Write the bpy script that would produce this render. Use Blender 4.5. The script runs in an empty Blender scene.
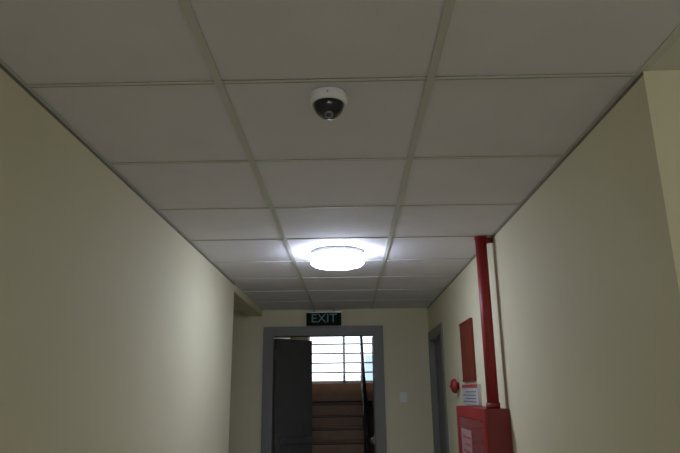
import bpy, bmesh, math
from mathutils import Vector, Matrix, Euler
S=bpy.context.scene
C=2.45      # ceiling height
XL,XR=-0.91,0.825
YE=6.32     # end wall
# ---------------------------------------------------------------- materials
def mat(name,col,rough=0.6,metal=0.0,var=0.0,scale=6.0,bump=0.0,bscale=60.0,emit=None,estr=0.0,stretch=None,spec=.5):
    m=bpy.data.materials.new(name); m.use_nodes=True
    nt=m.node_tree; b=nt.nodes['Principled BSDF']
    b.inputs['Base Color'].default_value=(*col,1)
    b.inputs['Roughness'].default_value=rough
    b.inputs['Metallic'].default_value=metal
    b.inputs['Specular IOR Level'].default_value=spec
    tc=nt.nodes.new('ShaderNodeTexCoord')
    if var>0:
        n=nt.nodes.new('ShaderNodeTexNoise'); n.inputs['Scale'].default_value=scale; n.inputs['Detail'].default_value=5
        r=nt.nodes.new('ShaderNodeValToRGB')
        r.color_ramp.elements[0].position=.3; r.color_ramp.elements[1].position=.7
        r.color_ramp.elements[0].color=(*[c*(1-var) for c in col],1)
        r.color_ramp.elements[1].color=(*[min(1,c*(1+var)) for c in col],1)
        if stretch:
            mp=nt.nodes.new('ShaderNodeMapping'); mp.inputs['Scale'].default_value=stretch
            nt.links.new(tc.outputs['Object'],mp.inputs[0]); nt.links.new(mp.outputs[0],n.inputs['Vector'])
        else: nt.links.new(tc.outputs['Object'],n.inputs['Vector'])
        nt.links.new(n.outputs['Fac'],r.inputs[0]); nt.links.new(r.outputs[0],b.inputs['Base Color'])
    if bump>0:
        n2=nt.nodes.new('ShaderNodeTexNoise'); n2.inputs['Scale'].default_value=bscale; n2.inputs['Detail'].default_value=4
        nt.links.new(tc.outputs['Object'],n2.inputs['Vector'])
        bp=nt.nodes.new('ShaderNodeBump'); bp.inputs['Strength'].default_value=bump; bp.inputs['Distance'].default_value=.002
        nt.links.new(n2.outputs['Fac'],bp.inputs['Height']); nt.links.new(bp.outputs[0],b.inputs['Normal'])
    if emit:
        b.inputs['Emission Color'].default_value=(*emit,1); b.inputs['Emission Strength'].default_value=estr
    return m
M_wall=mat('cream_paint',(.71,.66,.45),.75,var=.03,scale=1.5,bump=.25,bscale=90)
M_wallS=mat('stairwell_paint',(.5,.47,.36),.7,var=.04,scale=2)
M_tile=mat('ceiling_tile',(.79,.765,.77),.85,var=.03,scale=5,bump=.3,bscale=250)
M_tee=mat('grid_tee',(.62,.62,.53),.5,var=.03,scale=3)
M_gap=mat('tile_gap_shadow',(.12,.12,.10),.8)
M_plen=mat('plenum_dark',(.03,.03,.03),.9)
M_plas=mat('plaster_ceiling',(.72,.70,.60),.8,var=.02)
M_floor=mat('floor_terrazzo',(.46,.42,.38),.35,var=.12,scale=40)
M_frame=mat('door_frame_grey',(.20,.20,.185),.5,var=.04)
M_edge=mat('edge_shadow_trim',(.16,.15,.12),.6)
M_leaf=mat('door_leaf_dark',(.11,.106,.10),.45,var=.1,scale=4)
M_leafg=mat('door_leaf_grey',(.12,.125,.125),.5,var=.05)
M_metal=mat('brushed_steel',(.35,.35,.36),.35,1,var=.05)
M_bar=mat('push_bar',(.24,.24,.25),.3,.6)
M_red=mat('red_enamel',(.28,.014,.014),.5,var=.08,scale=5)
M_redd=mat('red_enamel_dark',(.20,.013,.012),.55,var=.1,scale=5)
M_board=mat('maroon_board',(.17,.035,.018),.6,var=.1,spec=.2)
M_paper=mat('paper_white',(.50,.49,.47),.6,var=.04)
M_pale=mat('pane_notice',(.33,.22,.21),.5,var=.1)
M_ink=mat('ink_dark',(.12,.12,.13),.6)
M_inkr=mat('ink_red',(.4,.06,.05),.6)
M_white=mat('white_plastic',(.78,.77,.75),.35,var=.02)
M_black=mat('black_plastic',(.012,.012,.014),.6,spec=.1)
M_smoke=mat('smoked_dome',(.02,.02,.025),.06)
M_lens=mat('lens_glass',(.05,.05,.07),.05)
M_green=mat('exit_green',(.005,.018,.013),.8,spec=.1)
M_exit=mat('exit_letters',(.14,.20,.17),.6,emit=(.35,.75,.6),estr=.02,spec=.1)
M_step=mat('brown_stair_tile',(.40,.23,.14),.45,var=.12,scale=8)
M_nose=mat('stair_nosing',(.03,.018,.012),.5)
M_rail=mat('black_rail_paint',(.02,.02,.022),.35)
M_wframe=mat('white_window_bars',(.8,.82,.85),.45)
M_diff=mat('lamp_diffuser',(.9,.92,1),.4,emit=(.69,.77,1),estr=36)
M_fill=mat('fill_lamp_diffuser',(.9,.92,1),.4,emit=(1,.96,.90),estr=30)  # glow of the added lamp behind the camera
M_glassc=mat('cabinet_pane',(.30,.08,.075),.08,var=.2,scale=8)
M_fac=mat('facade_white',(.82,.84,.86),.7,var=.05,scale=.5)
M_facb=mat('facade_blue',(.34,.46,.60),.5)
M_roof=mat('facade_dark',(.3,.33,.36),.7)
# ---------------------------------------------------------------- helpers
class B:
    """mesh builder: one object, many materials"""
    def __init__(s,name,parent=None):
        s.bm=bmesh.new(); s.name=name; s.mats=[]; s.parent=parent
    def mi(s,m):
        if m not in s.mats: s.mats.append(m)
        return s.mats.index(m)
    def box(s,a,b,m,bev=0,rot=None,piv=None):
        a=Vector(a);b=Vector(b); c=(a+b)/2; d=b-a
        t=bmesh.new(); bmesh.ops.create_cube(t,size=1)
        for v in t.verts: v.co=Vector((v.co.x*abs(d.x),v.co.y*abs(d.y),v.co.z*abs(d.z)))+c
        if bev>0: bmesh.ops.bevel(t,geom=t.edges[:],offset=bev,segments=2,affect='EDGES')
        if rot is not None: bmesh.ops.rotate(t,verts=t.verts,cent=piv or c,matrix=rot)
        s._merge(t,m,False); return s
    def _merge(s,t,m,smooth):
        i=s.mi(m)
        for f in t.faces: f.material_index=i; f.smooth=smooth
        me=bpy.data.meshes.new('tmp'); t.to_mesh(me); t.free(); s.bm.from_mesh(me); bpy.data.meshes.remove(me)
    def cyl(s,p,q,r,m,seg=24,r2=None,smooth=True):
        p=Vector(p);q=Vector(q); d=q-p
        t=bmesh.new(); bmesh.ops.create_cone(t,cap_ends=True,segments=seg,radius1=r,radius2=r if r2 is None else r2,depth=d.length)
        mt=Matrix.Translation((p+q)/2)@d.to_track_quat('Z','Y').to_matrix().to_4x4()
        bmesh.ops.transform(t,matrix=mt,verts=t.verts)
        i=s.mi(m)
        for f in t.faces: f.material_index=i; f.smooth=(len(f.verts)==4 and smooth)
        me=bpy.data.meshes.new('tmp'); t.to_mesh(me); t.free(); s.bm.from_mesh(me); bpy.data.meshes.remove(me)
        return s
    def lathe(s,prof,org,axis,m,seg=48):
        """prof list of (r,h) along axis"""
        t=bmesh.new(); rings=[]
        for r,h in prof:
            if r<1e-6: rings.append([t.verts.new((0,0,h))])
            else: rings.append([t.verts.new((r*math.cos(2*math.pi*k/seg),r*math.sin(2*math.pi*k/seg),h)) for k in range(seg)])
        for A,Bq in zip(rings[:-1],rings[1:]):
            for k in range(seg):
                k2=(k+1)%seg
                if len(A)==1 and len(Bq)==1: continue
                if len(A)==1: t.faces.new((A[0],Bq[k],Bq[k2]))
                elif len(Bq)==1: t.faces.new((A[k],A[k2],Bq[0]))
                else: t.faces.new((A[k],A[k2],Bq[k2],Bq[k]))
        bmesh.ops.recalc_face_normals(t,faces=t.faces)
        mt=Matrix.Translation(Vector(org))@Vector(axis).to_track_quat('Z','Y').to_matrix().to_4x4()
        bmesh.ops.transform(t,matrix=mt,verts=t.verts)
        s._merge(t,m,True); return s
    def done(s):
        me=bpy.data.meshes.new(s.name); s.bm.to_mesh(me); s.bm.free()
        for m in s.mats: me.materials.append(m)
        o=bpy.data.objects.new(s.name,me); S.collection.objects.link(o)
        if s.parent: o.parent=s.parent
        return o
def empty(name):
    o=bpy.data.objects.new(name,None); o.empty_display_size=.1; S.collection.objects.link(o); return o
def text(name,body,size,loc,rot,m,parent=None,ext=.001,bold=0,sx=1):
    c=bpy.data.curves.new(name,'FONT'); c.body=body; c.size=size; c.extrude=ext; c.align_x='CENTER'; c.align_y='CENTER'; c.offset=bold
    o=bpy.data.objects.new(name+'_c',c); S.collection.objects.link(o); o.location=loc; o.rotation_euler=rot; o.scale=(sx,1,1)
    bpy.context.view_layer.update()
    me=bpy.data.meshes.new_from_object(o); mw=o.matrix_world.copy(); bpy.data.objects.remove(o)
    me.transform(mw); me.materials.clear(); me.materials.append(m)
    n=bpy.data.objects.new(name,me); S.collection.objects.link(n)
    if parent: n.parent=parent
    return n
# ---------------------------------------------------------------- room shell
YB=-4.0
YLE=4.72   # left wall ends (side recess after)
YRS=1.50   # right wall starts (side passage before)
B('floor').box((-2.4,YB-.15,-.1),(2.6,12.3,0),M_floor).done()
w=B('wall_left'); w.box((XL-.15,YB,0),(XL,YLE,C+.1),M_wall); w.box((XL-.15,YLE,2.385),(XL,YE,C+.1),M_wall); w.done()
w=B('wall_right')
DY0,DY1,DZ=5.42,6.22,2.13
w.box((XR,YRS,0),(XR+.15,DY0,C+.1),M_wall); w.box((XR,DY1,0),(XR+.15,YE,C+.1),M_wall); w.box((XR,DY0,DZ),(XR+.15,DY1,C+.1),M_wall)
w.box((XR+.15,YRS,0),(2.6,YRS+.15,C+.1),M_wall); w.done()
B('wall_side_passage').box((2.45,YB,0),(2.6,YRS,C+.1),M_wall).done()
w=B('wall_recess'); w.box((-2.4,YLE-.15,0),(XL-.15,YLE,C+.1),M_wall); w.box((-2.4,YLE,0),(-2.25,YE,C+.1),M_wall); w.done()
# end wall with double door opening
OX0,OX1,OZ=-.805,.265,2.195
w=B('wall_end')
w.box((-2.4,YE,0),(OX0-.0,YE+.15,C+.1),M_wall); w.box((OX1,YE,0),(2.6,YE+.15,C+.1),M_wall); w.box((OX0,YE,OZ),(OX1,YE+.15,C+.1),M_wall); w.done()
# back wall (behind camera) with a window opening added for fill light
w=B('wall_back')
w.box((-2.4,YB-.15,0),(-.75,YB,C+.1),M_wall); w.box((2.2,YB-.15,0),(2.6,YB,C+.1),M_wall)
w.box((-.75,YB-.15,0),(2.2,YB,.9),M_wall); w.box((-.75,YB-.15,2.2),(2.2,YB,C+.1),M_wall); w.done()
w=B('fill_window')  # frame of the unseen opening added to let in ambient daylight
for x in (-.75,.2,1.2,2.15): w.box((x,YB-.1,.9),(x+.05,YB-.05,2.2),M_wframe)
for z in (.9,2.15): w.box((-.70,YB-.1,z),(2.15,YB-.05,z+.05),M_wframe)
w.done()
# ceiling: slab, plaster portions, tiles and tees
ce=empty('ceiling')
TX=[XL,-.358,.240,XR]
rows=[1.52+.6*k for k in range(-9,8)]+[YE]
rows=[YB]+[r for r in rows if r>YB+.1]
B('plenum_slab',ce).box((-2.4,YB-.15,C+.1),(2.6,YE+.15,C+.2),M_plen).done()
p=B('plaster_soffits',ce)
p.box((XR+.012,YB,C),(2.6,YRS,C+.03),M_plas)
p.box((-2.4,YLE,C-.005),(XL-.15,YE,C+.03),M_plas); p.done()
import random
random.seed(4)
t=B('ceiling_tiles',ce)
for i in range(3):
    for j in range(len(rows)-1):
        x0,x1=TX[i],TX[i+1]; y0,y1=rows[j],rows[j+1]
        g=.007
        d=random.uniform(0,.0015)
        t.box((x0+g,y0+g,C+.001+d),(x1-g,y1-g,C+.015+d),M_tile,bev=.0015)
t.done()
t=B('grid_tees',ce)
for x in TX[1:3]:
    t.box((x-.0115,YB,C-.003),(x+.0115,YE,C+.0005),M_tee,bev=.0008); t.box((x-.001,YB,C),(x+.001,YE,C+.035),M_tee)
for y in rows[1:-1]:
    for i in range(3):
        x0=TX[i]+(.0115 if i else 0); x1=TX[i+1]-(.0115 if i<2 else 0)
        t.box((x0,y-.0055,C-.0025),(x1,y+.0035,C+.0003),M_tee)
        t.box((x0,y+.0038,C-.0010),(x1,y+.0085,C+.0004),M_gap)
        t.box((x0,y-.001,C),(x1,y+.001,C+.03),M_tee)
t.done()
t=B('trim_ceiling_edge')
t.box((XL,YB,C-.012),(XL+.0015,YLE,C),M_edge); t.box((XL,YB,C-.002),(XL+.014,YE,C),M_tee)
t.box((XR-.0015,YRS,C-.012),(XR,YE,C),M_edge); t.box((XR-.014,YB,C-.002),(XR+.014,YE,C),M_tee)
t.box((XL+.014,YE-.014,C-.002),(XR-.014,YE,C),M_tee)
t.done()
# ---------------------------------------------------------------- dome camera
cx,cy=-.050,1.605
d=B('security_dome_camera')
d.lathe([(0,0),(.050,0),(.0545,-.003),(.0555,-.010),(.0555,-.026),(.054,-.031),(.051,-.034),(.0475,-.035),(.0455,-.033),(0,-.032)],(cx,cy,C),(0,0,1),M_white,64)
prof=[(.0445*math.cos(a),-.033-.044*math.sin(a)) for a in [k*math.pi/2/14 for k in range(15)]]
d.lathe(prof,(cx,cy,C),(0,0,1),M_smoke,64)
for k in range(3):
    a=k*2.094+.5; d.cyl((cx+.0550*math.cos(a),cy+.0550*math.sin(a),C-.017),(cx+.0562*math.cos(a),cy+.0562*math.sin(a),C-.017),.003,M_metal,12)
d.lathe([(.013,0),(.013,.004),(.010,.006),(.008,.004),(0,.003)],(cx+.001,cy-.018,C-.071),(0,-.35,-1),M_metal,24)
d.lathe([(.008,0),(.005,.003),(0,.0045)],(cx+.001,cy-.019,C-.075),(0,-.35,-1),M_lens,24)
d.done()
# ---------------------------------------------------------------- ceiling lamp, plus added fill lamp
def lamp(x,y,dm,name='round_ceiling_lamp'):
    e=empty(name); e.location=(x,y,C)
    b=B('base',e); b.lathe([(0,0),(.158,0),(.164,-.003),(.166,-.018),(.164,-.022),(0,-.022)],(0,0,-.003),(0,0,1),M_white,64); b.done()
    b=B('diffuser',e); b.lathe([(.150,-.0255),(.163,-.027),(.1680,-.036),(.1685,-.058),(.166,-.072),(.154,-.084),(.120,-.093),(.06,-.098),(0,-.099)],(0,0,0),(0,0,1),dm,64); b.done()
    return e
lamp(-.066,3.66,M_diff)
lamp(-.06,-2.1,M_fill)  # unseen lamp added behind the camera to lift the ambient light
# ---------------------------------------------------------------- EXIT sign
e=empty('exit_sign')
ex0,ex1,ez0,ez1=-.440,-.080,2.275,2.41
b=B('housing',e); b.box((ex0,YE-.085,ez0),(ex1,YE-.055,ez1),M_black,bev=.004)
b.box((ex0+.012,YE-.087,ez0+.012),(ex1-.012,YE-.0845,ez1-.012),M_green)
b.box((ex0,YE-.087,ez1-.006),(ex1,YE-.052,ez1+.004),M_metal)
b.cyl((ex0+.08,YE-.07,ez1),(ex0+.08,YE-.07,C),.005,M_metal,12); b.cyl((ex1-.08,YE-.07,ez1),(ex1-.08,YE-.07,C),.005,M_metal,12)
b.done()
text('letters','EXIT',.125,((ex0+ex1)/2,YE-.088,(ez0+ez1)/2),(math.pi/2,0,0),M_exit,e,.0005,.001,1.05)
# ---------------------------------------------------------------- end double door
e=empty('door_1')
f=B('frame',e); ft=.085; y0,y1=YE-.03,YE+.16
f.box((OX0-ft+.0,y0,0),(OX0,YE-.001,OZ+.0),M_frame); f.box((OX1,y0,0),(OX1+ft,YE-.001,OZ),M_frame); f.box((OX0-ft,y0,OZ),(OX1+ft,YE-.001,OZ+.075),M_frame)
f.box((OX0+.001,y0,0),(OX0+.018,y1,OZ),M_frame); f.box((OX1-.018,y0,0),(OX1-.001,y1,OZ),M_frame); f.box((OX0+.018,y0,OZ-.018),(OX1-.018,y1,OZ-.001),M_frame)
f.done()
def leaf(name,hx,hy,ang,sgn,m):
    L=.52; R=Matrix.Rotation(ang,3,'Z'); pv=Vector((hx,hy,0)); b=B(name,e)
    def bx(a,c,mm,bev=0): b.box((hx+sgn*a[0],hy+a[1],a[2]),(hx+sgn*c[0],hy+c[1],c[2]),mm,bev,rot=R,piv=pv)
    bx((0,0,.02),(L,.045,OZ-.025),m,.002)
    bx((.05,-.055,1.10),(L-.03,-.025,1.145),M_bar,.006)
    bx((.06,-.03,1.085),(.12,0,1.16),M_bar,.004); bx((L-.11,-.03,1.085),(L-.04,0,1.16),M_bar,.004)
    for z in (.3,1.1,1.95): bx((-.006,.0,z),(.012,.05,z+.1),M_metal)
    b.done()
leaf('leaf_left',OX0+.026,YE+.165,math.radians(46),1,M_leaf)
leaf('leaf_right',OX1-.026,YE+.165,math.radians(-105),-1,M_leafg)
# ---------------------------------------------------------------- right side door
e=empty('door_2'); f=B('frame',e); g=.06
f.box((XR-.012,DY0-g,0),(XR-.0005,DY0,DZ+g),M_frame); f.box((XR-.012,DY1,0),(XR-.0005,DY1+g,DZ+g),M_frame); f.box((XR-.012,DY0,DZ),(XR-.0005,DY1,DZ+g),M_frame)
f.box((XR-.012,DY0+.001,0),(XR+.15,DY0+.03,DZ-.001),M_frame); f.box((XR-.012,DY1-.03,0),(XR+.15,DY1-.001,DZ-.001),M_frame); f.box((XR-.012,DY0+.03,DZ-.03),(XR+.15,DY1-.03,DZ-.001),M_frame)
f.done()
f=B('leaf',e); f.box((XR+.04,DY0+.032,.01),(XR+.08,DY1-.032,DZ-.032),M_leafg,.002)
for (a,c) in ((.25,.95),(1.1,1.95)): f.box((XR+.034,DY0+.15,a),(XR+.042,DY1-.15,c),M_leafg,.003)
f.cyl((XR+.04,DY0+.09,1.02),(XR-.02,DY0+.09,1.02),.01,M_metal,12); f.cyl((XR-.02,DY0+.08,1.02),(XR-.02,DY0+.2,1.02),.009,M_metal,12); f.done()
# ---------------------------------------------------------------- fire pipe
px,py=.757,3.33
b=B('fire_riser_pipe')
b.cyl((px,py,1.511),(px,py,C-.004),.0315,M_red,32)
b.cyl((px,py,C-.012),(px,py,C-.004),.036,M_red,32)
b.cyl((px,py,1.511),(px,py,1.54),.037,M_redd,32)
b.cyl((px-.0,py,C-.022),(XR-.001,py,C-.022),.016,M_red,20)
b.done()
# ---------------------------------------------------------------- hose cabinet
e=empty('fire_hose_cabinet'); kx=.69; ky0,ky1,kz0,kz1=3.26,4.10,.75,1.51
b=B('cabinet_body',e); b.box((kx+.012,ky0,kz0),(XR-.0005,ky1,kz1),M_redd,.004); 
fw=.06
for a,c in (((ky0,kz0),(ky0+fw,kz1)),((ky1-fw,kz0),(ky1,kz1)),((ky0+fw,kz0),(ky1-fw,kz0+fw)),((ky0+fw,kz1-fw),(ky1-fw,kz1))):
    b.box((kx,a[0],a[1]),(kx+.0115,c[0],c[1]),M_red,.002)
# floor-standing support legs below the cabinet
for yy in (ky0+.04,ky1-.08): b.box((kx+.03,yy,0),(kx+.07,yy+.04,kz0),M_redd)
b.done()
b=B('glass_pane',e); b.box((kx+.006,ky0+fw,kz0+fw),(kx+.0117,ky1-fw,kz1-fw),M_glassc); b.done()
b=B('pane_label',e); b.box((kx+.003,ky0+.40,kz1-.30),(kx+.006,ky1-.12,kz1-.13),M_pale)
for k in range(3): b.box((kx+.002,ky0+.43,kz1-.18-k*.04),(kx+.003,ky1-.18-(k%2)*.06,kz1-.168-k*.04),M_inkr)
b.done()
b=B('handle',e); b.box((kx-.02,ky0+.02,1.10),(kx-.0005,ky0+.04,1.22),M_metal,.003); b.done()
# ---------------------------------------------------------------- board, placard, bell, switch
b=B('fire_instruction_board'); b.box((XR-.015,4.04,1.665),(XR-.0005,4.46,2.075),M_board,.003)
b.box((XR-.018,4.04,1.665),(XR-.015,4.46,1.68),M_redd); b.box((XR-.018,4.04,2.06),(XR-.015,4.46,2.075),M_redd); b.done()
b=B('fire_notice_placard'); b.box((XR-.024,3.93,1.514),(XR-.0005,4.46,1.645),M_paper,.001)
b.box((XR-.0255,3.93,1.622),(XR-.0238,4.46,1.645),M_inkr)
for k in range(4): b.box((XR-.025,3.98,1.53+k*.021),(XR-.0238,4.42-(k%2)*.08,1.537+k*.021),M_ink)
b.done()
b=B('fire_alarm_bell'); o=(XR-.001,4.72,1.64)
k=.72
b.lathe([(r*k,h) for r,h in [(0,0),(.035,0),(.035,.018),(.072,.020),(.075,.026),(.072,.040),(.060,.052),(.035,.060),(.012,.062),(.012,.068),(0,.069)]],o,(-1,0,0),M_red,40)
b.done()
b=B('light_switch'); b.box((.50,YE-.012,1.50),(.575,YE-.0005,1.60),M_white,.003); b.box((.52,YE-.017,1.525),(.555,YE-.011,1.575),M_white,.002); b.done()
# ---------------------------------------------------------------- stairwell
SX0,SX1=-1.05,1.5; YW=10.9; SC=4.0
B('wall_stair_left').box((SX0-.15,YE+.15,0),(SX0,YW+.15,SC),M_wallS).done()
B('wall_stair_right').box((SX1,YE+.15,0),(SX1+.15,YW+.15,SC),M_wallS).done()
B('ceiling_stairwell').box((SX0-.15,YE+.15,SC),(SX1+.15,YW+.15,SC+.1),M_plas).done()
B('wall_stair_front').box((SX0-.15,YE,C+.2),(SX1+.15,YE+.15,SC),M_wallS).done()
w=B('wall_stair_back'); WX0,WX1,WZ0,WZ1=-.75,1.2,1.755,3.2
w.box((SX0,YW,0),(WX0,YW+.15,SC),M_wallS); w.box((WX1,YW,0),(SX1,YW+.15,SC),M_wallS)
w.box((WX0,YW,0),(WX1,YW+.15,WZ0),M_step); w.box((WX0,YW,WZ1),(WX1,YW+.15,SC),M_wallS); w.done()
w=B('window_1')
for x in (WX0,-.12,.52,WX1-.05): w.box((x,YW+.04,WZ0),(x+.04,YW+.09,WZ1),M_wframe)
for z in (WZ0,WZ1-.05): w.box((WX0+.04,YW+.04,z),(WX1-.05,YW+.09,z+.05),M_wframe)
z=WZ0+.18
while z<WZ1-.1:
    w.box((WX0,YW+.005,z),(WX1,YW+.03,z+.025),M_wframe); z+=.165
w.done()
st=empty('staircase')
b=B('flights_and_landing',st); rise,tread=.162,.28; n=10; ys=9.6-(n-1)*tread; sxr=.25
for k in range(n-1):
    yk=ys+k*tread; z1=rise*(k+1)
    b.box((SX0+.001,yk,0.001),(sxr,yk+tread,z1-.02),M_step); b.box((SX0+.001,yk-.02,z1-.02),(sxr,yk+tread,z1),M_step,.003)
    b.box((SX0+.001,yk-.022,z1-.012),(sxr,yk-.0195,z1-.002),M_nose)
    b.box((SX0+.001,yk-.003,z1-.036),(sxr,yk-.0005,z1-.0205),M_nose)
b.box((SX0+.001,9.6,1.48),(SX1-.001,YW-.001,rise*n),M_step)
for k in range(9):
    yk=9.6-(k+1)*tread; z1=rise*(n+k+1)
    b.box((.42,yk,z1-.30),(SX1-.001,yk+tread,z1),M_step,.003)
b.done()
b=B('stair_railing',st); rx=.185
sl=rise/tread
def zz(y): return rise+(y-ys)*sl
yA,yB=ys+.1,9.62
b.cyl((rx,yA,zz(yA)+.90),(rx,yB,zz(yB)+.90),.024,M_rail,16)
for h in (.2,.38,.56,.74): b.cyl((rx,yA,zz(yA)+h),(rx,yB,zz(yB)+h),.011,M_rail,12)
for k in range(5):
    y=ys+.14+k*.56; b.cyl((rx,y,rise*(int((y-ys)/tread)+1)-.002),(rx,y,zz(y)+.9),.014,M_rail,12)
b.cyl((rx,yB,1.62),(rx,yB,zz(yB)+.9),.018,M_rail,12)
b.cyl((rx,yB,zz(yB)+.9),(.46,yB,zz(yB)+1.0),.022,M_rail,16)
b.cyl((.46,yB,1.62),(.46,yB,zz(yB)+1.0),.018,M_rail,12)
b.done()
# outside
b=B('neighbouring_building'); b.box((-6,18,-.1),(.45,22,2.1),M_fac); b.box((.45,17,-.1),(7,22,2.6),M_facb)
for z in (1.2,):
    for x in (-5,-3.4,-1.8,-.3): b.box((x,17.95,z),(x+.9,18,z+.5),M_roof)
b.done()
B('ground').box((-15,YW+.15,-.3),(15,40,-.1),M_floor).done()
# ---------------------------------------------------------------- world
W=bpy.data.worlds.new('world'); S.world=W; W.use_nodes=True
bg=W.node_tree.nodes['Background']; bg.inputs[0].default_value=(.82,.90,1,1); bg.inputs[1].default_value=3.0
# ---------------------------------------------------------------- camera
cam=bpy.data.cameras.new('cam'); co=bpy.data.objects.new('camera',cam); S.collection.objects.link(co)
cam.sensor_width=36; cam.lens=36*600/680; cam.clip_start=.05
co.matrix_world=Matrix.Translation((0,0,1.6))@Matrix.Rotation(math.radians(.75),4,'Z')@Matrix.Rotation(math.radians(90+15.5),4,'X')@Matrix.Rotation(math.radians(-.7),4,'Z')
S.camera=co
S.view_settings.view_transform='Standard'
